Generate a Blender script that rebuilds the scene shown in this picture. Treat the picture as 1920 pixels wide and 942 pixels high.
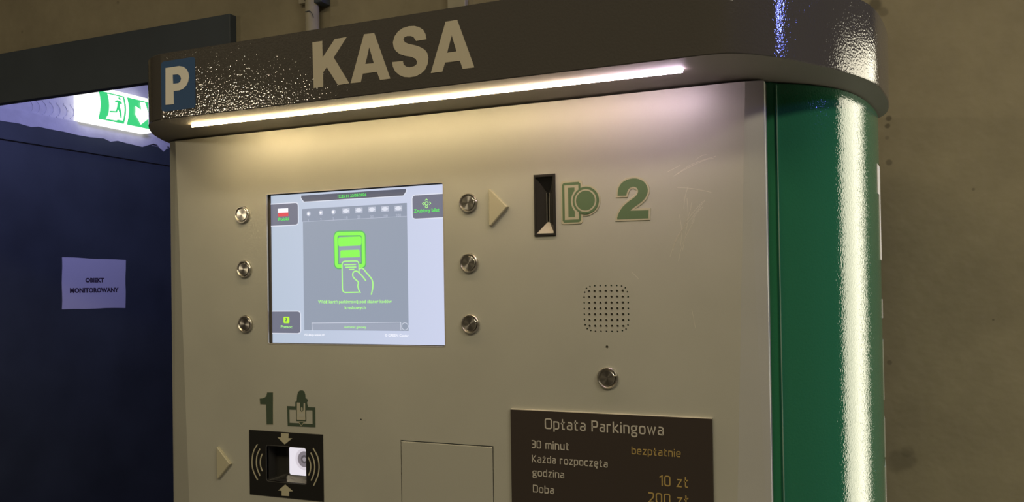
import bpy, math, random
from mathutils import Vector, Matrix
from mathutils.geometry import delaunay_2d_cdt

for o in list(bpy.data.objects): bpy.data.objects.remove(o, do_unlink=True)
SC = bpy.context.scene
COL = SC.collection
random.seed(7)
UP = 1.38                      # height of the lower edge of the display above the floor

# ------------------------------------------------------------------ camera
FPX, CX, CY = 1607.28, 960.0, 515.63
YAW, PITCH, ROLL = .4044, .0117, .0152
f_ = Vector((-math.sin(YAW)*math.cos(PITCH), math.cos(YAW)*math.cos(PITCH), math.sin(PITCH)))
r0 = Vector((math.cos(YAW), math.sin(YAW), 0)); d0 = -r0.cross(f_)
r_ = math.cos(ROLL)*r0 + math.sin(ROLL)*d0
d_ = -math.sin(ROLL)*r0 + math.cos(ROLL)*d0
CAM = Vector((.6931, -.8522, .0682 + UP))
cd = bpy.data.cameras.new('camera'); cam = bpy.data.objects.new('camera', cd); COL.objects.link(cam)
m = Matrix.Identity(4)
for i in range(3):
    m[i][0] = r_[i]; m[i][1] = -d_[i]; m[i][2] = -f_[i]; m[i][3] = CAM[i]
cam.matrix_world = m
cd.sensor_fit = 'HORIZONTAL'; cd.sensor_width = 36; cd.lens = FPX/1920*36
cd.shift_x = 0; cd.shift_y = (CY-471)/1920; cd.clip_start = .02; cd.clip_end = 60
SC.camera = cam

# ------------------------------------------------------------------ world, exposure
w = bpy.data.worlds.new('world'); SC.world = w; w.use_nodes = True
bg = w.node_tree.nodes['Background']; bg.inputs[0].default_value = (.88, .86, .80, 1); bg.inputs[1].default_value = .05
SC.view_settings.view_transform = 'Standard'; SC.view_settings.look = 'None'
SC.view_settings.exposure = 0; SC.view_settings.gamma = 1; SC.view_settings.use_curve_mapping = False

# ------------------------------------------------------------------ lamps
def area(name, loc, target, sx, sy, power, color, spread=180):
    l = bpy.data.lights.new(name, 'AREA'); l.shape = 'RECTANGLE'; l.size = sx; l.size_y = sy
    l.energy = power; l.color = color; l.spread = math.radians(spread)
    o = bpy.data.objects.new(name, l); COL.objects.link(o); o.location = loc
    o.rotation_euler = (Vector(target)-Vector(loc)).to_track_quat('-Z', 'Y').to_euler(); return o
area('garage_lamp_left', (-3.22, -4.0, 2.39), (.2, 0, 1.6), .26, .08, 13, (1, .84, .58))
area('garage_lamp_ceiling', (.2, -1.9, 2.95), (.2, -1.8, 0), 1.4, .4, 24, (1, .83, .52))
area('garage_lamp_right', (2.4, -1.6, 2.95), (2.2, -1.5, 0), 1.2, .4, 40, (1, .87, .62))
area('lobby_lamp', (2.70, 2.1, 1.30), (.9, .2, 1.45), 1.7, 2.2, 70, (1, .92, .70))
area('blue_lamp', (4.2, .56, 2.86), (.6, 0, 1.7), .20, .36, 26, (.16, .2, 1))
area('corridor_lamp', (-1.2, 1.35, 2.55), (-2.3, 1.7, 1.9), .5, .3, 12.0, (.42, .43, 1))

# ------------------------------------------------------------------ materials
def lin(c):
    return tuple(((v/255+.055)/1.055)**2.4 if v > 10 else v/255/12.92 for v in c) + (1,)
def mat(name, color, rough=.5, metal=0, spec=.5, bump=None, emis=None, estr=0, coat=0, mott=0, mscale=20):
    """bump = (scale, strength, distance); mott = tone variation of the surface"""
    M = bpy.data.materials.new(name); M.use_nodes = True; N = M.node_tree.nodes; L = M.node_tree.links
    b = N['Principled BSDF']
    b.inputs['Base Color'].default_value = tuple(color)+(1,) if len(color) == 3 else color
    b.inputs['Roughness'].default_value = rough; b.inputs['Metallic'].default_value = metal
    b.inputs['Specular IOR Level'].default_value = spec
    b.inputs['Coat Weight'].default_value = coat; b.inputs['Coat Roughness'].default_value = .08
    if emis:
        b.inputs['Emission Color'].default_value = tuple(emis)[:3]+(1,); b.inputs['Emission Strength'].default_value = estr
    tc = N.new('ShaderNodeTexCoord')
    if bump:
        n = N.new('ShaderNodeTexNoise'); n.inputs['Scale'].default_value = bump[0]; n.inputs['Detail'].default_value = 1.5
        L.new(tc.outputs['Object'], n.inputs['Vector'])
        bp = N.new('ShaderNodeBump'); bp.inputs['Strength'].default_value = bump[1]; bp.inputs['Distance'].default_value = bump[2]
        L.new(n.outputs['Fac'], bp.inputs['Height']); L.new(bp.outputs['Normal'], b.inputs['Normal'])
        if coat: L.new(bp.outputs['Normal'], b.inputs['Coat Normal'])
    if mott:
        n = N.new('ShaderNodeTexNoise'); n.inputs['Scale'].default_value = mscale; n.inputs['Detail'].default_value = 5
        L.new(tc.outputs['Object'], n.inputs['Vector'])
        mr = N.new('ShaderNodeMapRange'); mr.inputs[1].default_value = .3; mr.inputs[2].default_value = .7
        mr.inputs[3].default_value = 1-mott; mr.inputs[4].default_value = 1+mott
        L.new(n.outputs['Fac'], mr.inputs[0])
        hs = N.new('ShaderNodeHueSaturation'); hs.inputs['Color'].default_value = b.inputs['Base Color'].default_value
        L.new(mr.outputs[0], hs.inputs['Value']); L.new(hs.outputs[0], b.inputs['Base Color'])
    return M
def glow(name, rgb, k=1.0):
    return mat(name, (0.02, .02, .02), .35, emis=lin(rgb), estr=k)

PANEL = mat('silver_beige_paint', (.47, .475, .43), .42, .15, bump=(900, .12, .0004), mott=.05, mscale=9)
PANEL_LID = mat('silver_beige_lid', (.46, .465, .42), .42, .15, bump=(900, .1, .0004))
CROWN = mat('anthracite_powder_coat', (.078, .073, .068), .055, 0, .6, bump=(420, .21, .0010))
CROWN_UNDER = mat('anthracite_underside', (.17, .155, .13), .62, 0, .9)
GREEN = mat('green_gloss_coat', (.026, .172, .088), .08, 0, .55, bump=(420, .27, .0010))
LETTER = mat('pale_vinyl', (.50, .46, .37), .5)
WHITE_VINYL = mat('white_vinyl', (.74, .72, .66), .45)
BLUE = mat('blue_vinyl', (.022, .075, .20), .45, 0, .3, bump=(420, .05, .0010))
STICK = mat('sticker_cream', (.46, .44, .33), .5)
STGREEN = mat('sticker_green', (.105, .175, .09), .5)
STGREEN_D = mat('sticker_dark_green', (.05, .078, .052), .5)
STEEL = mat('brushed_steel', (.62, .60, .56), .24, 1)
_b = STEEL.node_tree.nodes['Principled BSDF']; _b.inputs['Anisotropic'].default_value = .75
_t = STEEL.node_tree.nodes.new('ShaderNodeTangent'); _t.direction_type = 'RADIAL'; _t.axis = 'Y'
STEEL.node_tree.links.new(_t.outputs[0], _b.inputs['Tangent'])
STEEL_RING = mat('turned_steel', (.58, .56, .52), .3, 1)
BLACK = mat('black_plastic', (.012, .012, .012), .35)
BLACK_GLOSS = mat('black_gloss', (.034, .033, .031), .15, 0, .6)
DARK = mat('dark_hollow', (.012, .011, .010), .8)
GRILLE = mat('grille_mesh_grey', (.24, .225, .19), .6)
SIGN = mat('dark_brown_plate', (.044, .035, .031), .35)
SIGN_EDGE = mat('plate_edge', (.75, .70, .60), .4)
TXT_W = mat('sign_white_ink', (.50, .48, .44), .5)
TXT_Y = mat('sign_yellow_ink', (.40, .29, .10), .5)
RAMP = mat('pale_lit_ramp', (.42, .395, .35), .5, .1)  # pale tone stands in for LED light falling on the funnel foot
NAVY = mat('navy_door_paint', (.046, .057, .064), .5, mott=.2, mscale=4)
FRAME = mat('dark_steel_paint', (.060, .078, .104), .55, mott=.12, mscale=6)
PAPER = mat('printer_paper', (.62, .60, .66), .8)
INK = mat('paper_ink', (.05, .03, .05), .7)
PIPE = mat('painted_pipe', (.46, .43, .34), .55, mott=.1, mscale=30)
LED = None

def _wall(u, v, r, k):
    q = (u-CX)/FPX*r_ + (v-CY)/FPX*d_ + f_; t = (.60-CAM.y)/q.y; p = CAM+q*t; return (p.x, .60, p.z, r, k)
SPOTS = [_wall(1666, 222, .0055, .5), _wall(1664, 236, .005, .5), _wall(1663, 258, .004, .75), _wall(1667, 306, .006, .6), _wall(1640, 8, .014, .5), _wall(1655, 22, .010, .7),
         _wall(1688, 862, .024, .72), _wall(1700, 845, .012, .85), _wall(1667, 680, .005, .7), _wall(1862, 600, .002, .6), _wall(1825, 355, .003, .7)]
def concrete(name, col, spots=(), band=None):
    M = mat(name, col, .85, bump=(60, .25, .004)); N = M.node_tree.nodes; L = M.node_tree.links
    b = N['Principled BSDF']; tc = N.new('ShaderNodeTexCoord')
    n1 = N.new('ShaderNodeTexNoise'); n1.inputs['Scale'].default_value = 3.2; n1.inputs['Detail'].default_value = 8; n1.inputs['Roughness'].default_value = .62
    n2 = N.new('ShaderNodeTexNoise'); n2.inputs['Scale'].default_value = 26; n2.inputs['Detail'].default_value = 4
    for n in (n1, n2): L.new(tc.outputs['Object'], n.inputs['Vector'])
    m1 = N.new('ShaderNodeMapRange'); m1.inputs[1].default_value = .3; m1.inputs[2].default_value = .7; m1.inputs[3].default_value = .84; m1.inputs[4].default_value = 1.14
    m2 = N.new('ShaderNodeMapRange'); m2.inputs[1].default_value = .25; m2.inputs[2].default_value = .75; m2.inputs[3].default_value = .94; m2.inputs[4].default_value = 1.06
    L.new(n1.outputs[0], m1.inputs[0]); L.new(n2.outputs[0], m2.inputs[0])
    mu = N.new('ShaderNodeMath'); mu.operation = 'MULTIPLY'; L.new(m1.outputs[0], mu.inputs[0]); L.new(m2.outputs[0], mu.inputs[1])
    last = mu.outputs[0]
    # pores and tie-hole marks: dark blotches of their own shape
    v = N.new('ShaderNodeTexVoronoi'); v.inputs['Scale'].default_value = 9; L.new(tc.outputs['Object'], v.inputs['Vector'])
    mv = N.new('ShaderNodeMapRange'); mv.inputs[1].default_value = .02; mv.inputs[2].default_value = .05; mv.inputs[3].default_value = .72; mv.inputs[4].default_value = 1
    L.new(v.outputs['Distance'], mv.inputs[0])
    mm = N.new('ShaderNodeMath'); mm.operation = 'MULTIPLY'; L.new(last, mm.inputs[0]); L.new(mv.outputs[0], mm.inputs[1]); last = mm.outputs[0]
    for (x, y, z, r, k) in spots:
        wob = N.new('ShaderNodeVectorMath'); wob.operation = 'ADD'
        sc = N.new('ShaderNodeVectorMath'); sc.operation = 'SCALE'; sc.inputs[3].default_value = r*1.1
        L.new(n2.outputs['Color'], sc.inputs[0]); L.new(tc.outputs['Object'], wob.inputs[0]); L.new(sc.outputs[0], wob.inputs[1])
        di = N.new('ShaderNodeVectorMath'); di.operation = 'DISTANCE'; L.new(wob.outputs[0], di.inputs[0])
        di.inputs[1].default_value = (x+r*.55, y+r*.55, z+r*.55)
        mr = N.new('ShaderNodeMapRange'); mr.interpolation_type = 'SMOOTHSTEP'
        mr.inputs[1].default_value = r*.5; mr.inputs[2].default_value = r; mr.inputs[3].default_value = k; mr.inputs[4].default_value = 1
        L.new(di.outputs['Value'], mr.inputs[0])
        mm = N.new('ShaderNodeMath'); mm.operation = 'MULTIPLY'; L.new(last, mm.inputs[0]); L.new(mr.outputs[0], mm.inputs[1]); last = mm.outputs[0]
    hs = N.new('ShaderNodeHueSaturation'); hs.inputs['Color'].default_value = tuple(col)+(1,)
    L.new(last, hs.inputs['Value']); L.new(hs.outputs[0], b.inputs['Base Color'])
    return M
WALLM = concrete('concrete_wall', (.36, .32, .228), spots=SPOTS)
WALLUP = concrete('concrete_wall_upper_pour', (.32, .275, .19))
LAVM = concrete('pale_plaster', (.55, .54, .56))
FLOORM = concrete('concrete_floor', (.16, .15, .13))
CEILM = concrete('concrete_ceiling', (.22, .20, .17))

# ------------------------------------------------------------------ building helpers
def link(name, verts, faces, material, parent=None, smooth=None):
    me = bpy.data.meshes.new(name); me.from_pydata([tuple(v) for v in verts], [], faces); me.validate(); me.update()
    if isinstance(material, (list, tuple)):
        for mm in material: me.materials.append(mm)
    else: me.materials.append(material)
    if smooth:
        for i in smooth:
            if i < len(me.polygons): me.polygons[i].use_smooth = True
    o = bpy.data.objects.new(name, me); COL.objects.link(o)
    if parent: o.parent = parent; o.matrix_parent_inverse = parent_inv(parent)
    return o
def world_loc(o):
    v = Vector((0, 0, 0))
    while o: v += o.location; o = o.parent if not o.get('_baked') else None
    return v
def parent_inv(p):
    # every root sits unrotated, so children keep world coordinates by undoing its translation
    return Matrix.Translation(-ORIG.get(p.name, Vector((0, 0, 0))))
ORIG = {}
def thing(name, loc, label, cat, group=None):
    o = bpy.data.objects.new(name, None); COL.objects.link(o); o.location = loc; o.empty_display_size = .05
    ORIG[o.name] = Vector(loc); o['label'] = label; o['category'] = cat
    if group: o['group'] = group
    return o
def tag(o, label, cat=None):
    o['label'] = label
    if cat: o['category'] = cat
    return o

class Plane:
    """a real plane of the place: origin, right and up axes; ez points out towards the viewer"""
    def __init__(s, o, ex, ey):
        s.o = Vector(o); s.ex = Vector(ex); s.ey = Vector(ey); s.ez = s.ex.cross(s.ey)
    def at(s, a, b, h=0): return s.o + s.ex*a + s.ey*b + s.ez*h
    def survey(s, u, v):
        """where the sight line measured at (u, v) meets this plane -> plane coordinates"""
        q = (u-CX)/FPX*r_ + (v-CY)/FPX*d_ + f_
        t = (s.o-CAM).dot(s.ez)/q.dot(s.ez)
        p = CAM + q*t - s.o
        return (p.dot(s.ex), p.dot(s.ey))
FRONT = Plane((0, 0, UP), (1, 0, 0), (0, 0, 1))               # face of the machine door
CROWNP = Plane((0, -.105, UP), (1, 0, 0), (0, 0, 1))          # face of the crown
SIGNP = Plane((0, -.003, UP), (1, 0, 0), (0, 0, 1))
SCREENP = Plane((0, .006, UP), (1, 0, 0), (0, 0, 1))
SIDE = Plane((-2.354, 0, UP), (0, 1, 0), (0, 0, 1))           # left wall of the corridor
EXITP = Plane((-2.29, 0, UP), (0, 1, 0), (0, 0, 1))

def crop(ox, oy, s):
    return lambda x, y: (ox+x/s, oy+y/s)
def S(pl, pts, c=None):
    return [pl.survey(*(c(*p) if c else p)) for p in pts]

def inside(p, loop):
    x, y = p; c = False; n = len(loop)
    for i in range(n):
        x1, y1 = loop[i]; x2, y2 = loop[(i+1) % n]
        if (y1 > y) != (y2 > y) and x < (x2-x1)*(y-y1)/(y2-y1)+x1: c = not c
    return c
def tess(loops):
    vs = []; es = []
    for lp in loops:
        b = len(vs); vs += [Vector(p) for p in lp]; n = len(lp)
        es += [(b+i, b+(i+1) % n) for i in range(n)]
    V, E_, F, *_r = delaunay_2d_cdt(vs, es, [], 0, 1e-7)
    out = []
    for f in F:
        c = (sum(V[i][0] for i in f)/len(f), sum(V[i][1] for i in f)/len(f))
        if sum(inside(c, l) for l in loops) % 2:
            a = sum(V[f[i]][0]*V[f[(i+1) % len(f)]][1]-V[f[(i+1) % len(f)]][0]*V[f[i]][1] for i in range(len(f)))
            out.append(tuple(f) if a > 0 else tuple(reversed(f)))
    return [tuple(v) for v in V], out
def plate(name, pl, loops, h0, h1, material, parent=None, back=False, bevel=0, edge_mat=None):
    """flat piece with its outline and holes on plane pl, from height h0 to h1"""
    if loops and not isinstance(loops[0][0], (tuple, list, Vector)): loops = [loops]
    loops = [[tuple(p) for p in l] for l in loops]
    V, F = tess(loops)
    verts = [pl.at(v[0], v[1], h1) for v in V]; faces = list(F); mats = [0]*len(F)
    if bevel:
        V, F = tess([inset(loops[0], bevel)]+loops[1:])
        verts = [pl.at(v[0], v[1], h1) for v in V]; faces = list(F); mats = [0]*len(F)
    for k, lp in enumerate(loops):
        ar = sum(lp[i][0]*lp[(i+1) % len(lp)][1]-lp[(i+1) % len(lp)][0]*lp[i][1] for i in range(len(lp)))
        if (ar < 0) == (k == 0): lp = lp[::-1]
        n = len(lp); b = len(verts)
        top = inset(lp, bevel) if (bevel and k == 0) else lp
        hm = h1-bevel if (bevel and k == 0) else h1
        verts += [pl.at(p[0], p[1], hm) for p in lp]+[pl.at(p[0], p[1], h0) for p in lp]
        for i in range(n):
            j = (i+1) % n; faces.append((b+i, b+n+i, b+n+j, b+j)); mats.append(1 if edge_mat else 0)
        if bevel and k == 0:
            c = len(verts); verts += [pl.at(p[0], p[1], h1) for p in top]
            for i in range(n):
                j = (i+1) % n; faces.append((b+i, b+j, c+j, c+i)); mats.append(1 if edge_mat else 0)
    if back:
        b = len(verts); V, F = tess(loops[:1]); verts += [pl.at(v[0], v[1], h0) for v in V]
        faces += [tuple(b+i for i in reversed(f)) for f in F]; mats += [0]*len(F)
    o = link(name, verts, faces, [material, edge_mat] if edge_mat else material, parent)
    if edge_mat:
        for p_, mi in zip(o.data.polygons, mats): p_.material_index = mi
    return o
def inset(lp, d):
    """moves an outline inwards by d (outwards if negative)"""
    ar = sum(lp[i][0]*lp[(i+1) % len(lp)][1]-lp[(i+1) % len(lp)][0]*lp[i][1] for i in range(len(lp)))
    s = 1 if ar > 0 else -1; n = len(lp); out = []
    for i in range(n):
        p0 = Vector(lp[i-1]); p = Vector(lp[i]); p1 = Vector(lp[(i+1) % n])
        a = (p-p0).normalized(); b = (p1-p).normalized()
        na = Vector((-a.y, a.x))*s; nb = Vector((-b.y, b.x))*s
        mm = na+nb
        if mm.length < 1e-6: mm = na
        mm.normalize(); k = d/max(.45, mm.dot(na)); out.append((p.x+mm.x*k, p.y+mm.y*k))
    return out
def rr(x0, y0, x1, y1, r, n=5):
    out = []
    for cx, cy, a0 in ((x1-r, y1-r, 0), (x0+r, y1-r, 90), (x0+r, y0+r, 180), (x1-r, y0+r, 270)):
        for i in range(n+1):
            a = math.radians(a0+90*i/n); out.append((cx+r*math.cos(a), cy+r*math.sin(a)))
    return out
def circ(cx, cy, r, n=24, ry=None):
    return [(cx+r*math.cos(2*math.pi*i/n), cy+(ry or r)*math.sin(2*math.pi*i/n)) for i in range(n)]
def smooth_loop(pts, k=6, closed=True):
    out = []; n = len(pts)
    rng = range(n) if closed else range(n-1)
    for i in rng:
        g = (lambda q: pts[q % n]) if closed else (lambda q: pts[min(max(q, 0), n-1)])
        p0, p1, p2, p3 = g(i-1), g(i), g(i+1), g(i+2)
        for j in range(k):
            t = j/k
            out.append(tuple(.5*(2*p1[c]+(p2[c]-p0[c])*t+(2*p0[c]-5*p1[c]+4*p2[c]-p3[c])*t*t+(3*p1[c]-p0[c]-3*p2[c]+p3[c])*t**3) for c in range(2)))
    if not closed: out.append(tuple(pts[-1]))
    return out
def round_corners(pts, r, closed=False, n=4):
    """polyline in which a vertex given as (x, y, 1) is rounded"""
    out = []; N = len(pts)
    for i, p in enumerate(pts):
        if len(p) < 3 or (not closed and i in (0, N-1)): out.append((p[0], p[1])); continue
        P = Vector(p[:2]); A = Vector(pts[i-1][:2]); B = Vector(pts[(i+1) % N][:2])
        q = min(r, (A-P).length*.5, (B-P).length*.5); a = P+(A-P).normalized()*q; b = P+(B-P).normalized()*q
        for j in range(n+1):
            t = j/n; out.append(tuple((1-t)**2*a+2*t*(1-t)*P+t*t*b))
    return out
def ribbon(pts, wd, closed=False):
    """strip of width wd along a polyline -> (left side, right side)"""
    n = len(pts); L = []; R = []
    for i in range(n):
        p = Vector(pts[i])
        a = (p-Vector(pts[i-1])) if (i or closed) else None
        b = (Vector(pts[(i+1) % n])-p) if (i < n-1 or closed) else None
        a = b if a is None or a.length < 1e-9 else a
        b = a if b is None or b.length < 1e-9 else b
        a = a.normalized(); b = b.normalized()
        na = Vector((-a.y, a.x)); nb = Vector((-b.y, b.x)); mm = na+nb
        mm = na if mm.length < 1e-6 else mm.normalized()
        k = wd/2/max(.5, mm.dot(na)); L.append(tuple(p+mm*k)); R.append(tuple(p-mm*k))
    return L, R
def strokes(name, pl, lines, wd, h0, h1, material, parent=None):
    """lines = [(points, closed)]; all strokes of one mark in one mesh"""
    verts = []; faces = []
    for pts, closed in lines:
        Lf, Rt = ribbon(pts, wd, closed); n = len(pts); b = len(verts)
        for (h, arr) in ((h1, Lf), (h1, Rt), (h0, Lf), (h0, Rt)): verts += [pl.at(p[0], p[1], h) for p in arr]
        for i in range(n if closed else n-1):
            j = (i+1) % n
            faces += [(b+i, b+n+i, b+n+j, b+j), (b+i, b+j, b+2*n+j, b+2*n+i), (b+n+i, b+3*n+i, b+3*n+j, b+n+j)]
        if not closed:
            faces += [(b, b+2*n, b+3*n, b+n), (b+n-1, b+2*n-1, b+4*n-1, b+3*n-1)]
    return link(name, verts, faces, material, parent)
def box(name, lo, hi, material, parent=None, bevel=0):
    x0, y0, z0 = lo; x1, y1, z1 = hi
    v = [(x0, y0, z0), (x1, y0, z0), (x1, y1, z0), (x0, y1, z0), (x0, y0, z1), (x1, y0, z1), (x1, y1, z1), (x0, y1, z1)]
    o = link(name, v, [(0, 3, 2, 1), (4, 5, 6, 7), (0, 1, 5, 4), (1, 2, 6, 5), (2, 3, 7, 6), (3, 0, 4, 7)], material, parent)
    if bevel:
        bm_ = o.modifiers.new('bevel', 'BEVEL'); bm_.width = bevel; bm_.segments = 2
    return o
def lathe_y(name, c, prof, material, parent=None, n=40):
    """turned piece, axis pointing out of the machine: prof = [(radius, outward height)], built about its own origin"""
    verts = []; faces = []
    for (r, h) in prof:
        verts += [(r*math.cos(2*math.pi*i/n), -h, r*math.sin(2*math.pi*i/n)) for i in range(n)]
    for k in range(len(prof)-1):
        for i in range(n):
            j = (i+1) % n; faces.append((k*n+i, k*n+j, (k+1)*n+j, (k+1)*n+i))
    faces.append(tuple((len(prof)-1)*n+i for i in range(n)))
    o = link(name, verts, faces, material, parent)
    for p in o.data.polygons: p.use_smooth = False
    o.location = c
    return o
def prism(name, outline, z0, z1, mats, parent=None, lip=.0015, close_top=True):
    """upright body from a plan outline; smooth flanks, crisp rims"""
    n = len(outline); o1 = inset(outline, lip)
    V = [(x, y, z0+lip) for x, y in outline]+[(x, y, z1-lip) for x, y in outline]
    F = []
    for i in range(n):
        j = (i+1) % n; F.append((i, j, n+j, n+i))
    nside = len(F)
    b = len(V); V += [(x, y, z0+lip) for x, y in outline]+[(x, y, z0) for x, y in o1]+[(x, y, z1-lip) for x, y in outline]+[(x, y, z1) for x, y in o1]
    for i in range(n):
        j = (i+1) % n
        F.append((b+n+i, b+n+j, b+j, b+i)); F.append((b+2*n+i, b+2*n+j, b+3*n+j, b+3*n+i))
    nr = len(F)
    tv, tf = tess([o1]); c = len(V); V += [(x, y, z0) for x, y in tv]; F += [tuple(c+i for i in reversed(f)) for f in tf]; nu = len(F)
    c = len(V); V += [(x, y, z1) for x, y in tv]; F += [tuple(c+i for i in f) for f in tf]
    o = link(name, V, F, mats, parent)
    for i, p in enumerate(o.data.polygons):
        if i < nside: p.use_smooth = True
        if isinstance(mats, (list, tuple)) and nr <= i < nu: p.material_index = 1
    return o

# squarish sans alphabet of the tariff plate, drawn as strokes; 1 = rounded corner
G = {
 'O': (.82, [([(0, 0, 1), (0, 1.38, 1), (.82, 1.38, 1), (.82, 0, 1)], 1)]),
 'o': (.64, [([(0, 0, 1), (0, 1, 1), (.64, 1, 1), (.64, 0, 1)], 1)]),
 'a': (.58, [([(.06, 1), (.58, 1, 1), (.58, 0)], 0), ([(.58, .56), (0, .56, 1), (0, 0, 1), (.58, 0)], 0)]),
 'p': (.62, [([(0, -.45), (0, 1), (.62, 1, 1), (.62, 0, 1), (0, 0)], 0)]),
 'b': (.62, [([(0, 1.48), (0, 0), (.62, 0, 1), (.62, 1, 1), (0, 1)], 0)]),
 'd': (.62, [([(.62, 1.48), (.62, 0), (0, 0, 1), (0, 1, 1), (.62, 1)], 0)]),
 'ł': (.46, [([(.16, 1.45), (.16, 0, 1), (.46, 0)], 0), ([(-.04, .78), (.46, 1.02)], 0)]),
 't': (.46, [([(.14, 1.36), (.14, 0, 1), (.46, 0)], 0), ([(-.02, 1), (.46, 1)], 0)]),
 'P': (.68, [([(0, -.1), (0, 1.38), (.68, 1.38, 1), (.68, .58, 1), (0, .58)], 0)]),
 'r': (.42, [([(0, -.1), (0, 1), (.42, 1)], 0)]),
 'k': (.62, [([(0, -.1), (0, 1.48)], 0), ([(.58, 1.05), (.1, .52), (.64, -.06)], 0)]),
 'i': (.02, [([(0, -.1), (0, 1.05)], 0), ([(0, 1.28), (0, 1.46)], 0)]),
 'n': (.60, [([(0, -.1), (0, 1), (.60, 1, 1), (.60, -.1)], 0)]),
 'g': (.66, [([(0, .36, 1), (0, 1, 1), (.58, 1, 1), (.58, .36, 1)], 1), ([(.5, 1), (.74, 1)], 0), ([(.06, .38), (.06, .06)], 0), ([(0, -.46, 1), (0, .06, 1), (.64, .06, 1), (.64, -.46, 1)], 1)]),
 'w': (.94, [([(0, 1.05), (.24, 0), (.47, .95), (.70, 0), (.94, 1.05)], 0)]),
 '3': (.62, [([(0, 1.38), (.62, 1.38, 1), (.62, 0, 1), (0, 0)], 0), ([(.14, .72), (.6, .72)], 0)]),
 '0': (.66, [([(0, 0, 1), (0, 1.38, 1), (.66, 1.38, 1), (.66, 0, 1)], 1)]),
 'm': (.98, [([(0, -.1), (0, 1), (.98, 1, 1), (.98, -.1)], 0), ([(.49, 1), (.49, -.1)], 0)]),
 'u': (.60, [([(0, 1.08), (0, 0, 1), (.60, 0), (.60, 1.08)], 0)]),
 'K': (.74, [([(0, -.1), (0, 1.48)], 0), ([(.72, 1.46), (.1, .69), (.76, -.08)], 0)]),
 'z': (.56, [([(0, 1), (.54, 1), (.02, 0), (.58, 0)], 0)]),
 'ż': (.56, [([(0, 1), (.54, 1), (.02, 0), (.58, 0)], 0), ([(.28, 1.26), (.28, 1.44)], 0)]),
 'c': (.52, [([(.54, 1), (0, 1, 1), (0, 0, 1), (.54, 0)], 0)]),
 'e': (.60, [([(.56, 0), (0, 0, 1), (0, 1, 1), (.60, 1, 1), (.60, .5), (0, .5)], 0)]),
 'ę': (.60, [([(.56, 0), (0, 0, 1), (0, 1, 1), (.60, 1, 1), (.60, .5), (0, .5)], 0), ([(.48, -.05), (.36, -.3), (.56, -.36)], 0)]),
 'D': (.76, [([(0, 0), (0, 1.38), (.76, 1.38, 1), (.76, 0, 1)], 1)]),
 '1': (.34, [([(0, 1.16), (.34, 1.38), (.34, -.1)], 0)]),
 '2': (.64, [([(0, 1.38), (.64, 1.38, 1), (.64, .78, 1), (.02, 0), (.70, 0)], 0)]),
 ' ': (.22, []),
}
def squaretext(name, pl, word, u0, vb, u1, vt, top, material, parent, wd=.19, h=.0003):
    a0, b0 = pl.survey(u0, vb); a1, _ = pl.survey(u1, vb + (u1-u0)*.056); _, b1 = pl.survey(u0, vt)
    unit = (b1-b0)/(top+wd)
    tot = sum(G[c][0] for c in word)+.36*(len(word)-1)+wd
    sx = (a1-a0)/tot; x = wd/2; lines = []
    for c in word:
        wdt, ps = G[c]
        for pts, cl in ps:
            q = round_corners(pts, .26, bool(cl))
            lines.append(([(a0+(x+p[0])*sx, b0+(wd/2+p[1])*unit) for p in q], bool(cl)))
        x += wdt+.36
    return strokes(name, pl, lines, wd*unit, 0.00001, h, material, parent)
def typeset(name, pl, body, x, y, size, h, material, parent, align='LEFT', sx=1, bold=0):
    """lettering in the built-in typeface, turned into a mesh lying on plane pl"""
    cu = bpy.data.curves.new(name, 'FONT'); cu.body = body; cu.size = size; cu.align_x = align; cu.offset = bold
    cu.resolution_u = 3
    t = bpy.data.objects.new('tmp', cu); COL.objects.link(t)
    dg = bpy.context.evaluated_depsgraph_get(); me = bpy.data.meshes.new_from_object(t.evaluated_get(dg))
    bpy.data.objects.remove(t, do_unlink=True)
    me.name = name
    for v in me.vertices: v.co = pl.at(x+v.co.x*sx, y+v.co.y, h)
    me.materials.clear(); me.materials.append(material)
    o = bpy.data.objects.new(name, me); COL.objects.link(o)
    if parent: o.parent = parent; o.matrix_parent_inverse = parent_inv(parent)
    return o

# ------------------------------------------------------------------ the setting
def struct(o): o['kind'] = 'structure'; return o
Z = lambda z: z+UP
struct(box('floor', (-6, -8, -.1), (7, 5, 0), FLOORM))
struct(box('ceiling', (-6, -8, 3.0), (7, 5, 3.1), CEILM))
# back wall with the corridor opening at its left and the lobby opening far right

WY = .60
wb = plate('wall_back', Plane((0, WY+.1, 0), (1, 0, 0), (0, 0, 1)), [[(-.70, 0), (.95, 0), (.95, 3.0), (-2.45, 3.0), (-2.45, Z(.62)), (-.70, Z(.62))]], 0, .1, WALLM, back=True)
struct(wb)
struct(box('wall_far_left', (-3.4, .60, 0), (-2.39, .70, 3.0), WALLM))
struct(box('wall_left', (-6.1, -8, 0), (-6, 5, 3.0), WALLM))
struct(box('wall_right', (7, -8, 0), (7.1, 5, 3.0), WALLM))
struct(box('wall_front', (-6, -8.1, 0), (7, -8, 3.0), WALLM))
struct(box('wall_lobby', (4.9, .60, 0), (7, .70, 3.0), WALLM))
struct(box('wall_lobby_back', (-6, 5, 0), (7, 5.1, 3.0), WALLM))
struct(box('wall_corridor_end', (-2.354, 4.2, 0), (.4, 4.3, 3.0), LAVM))
struct(box('wall_corridor_right', (.3, .70, 0), (.4, 4.2, 3.0), WALLM))
wl = struct(box('wall_corridor', (-2.45, .70, 0), (-2.354, 4.2, 2.95), LAVM))

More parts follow.
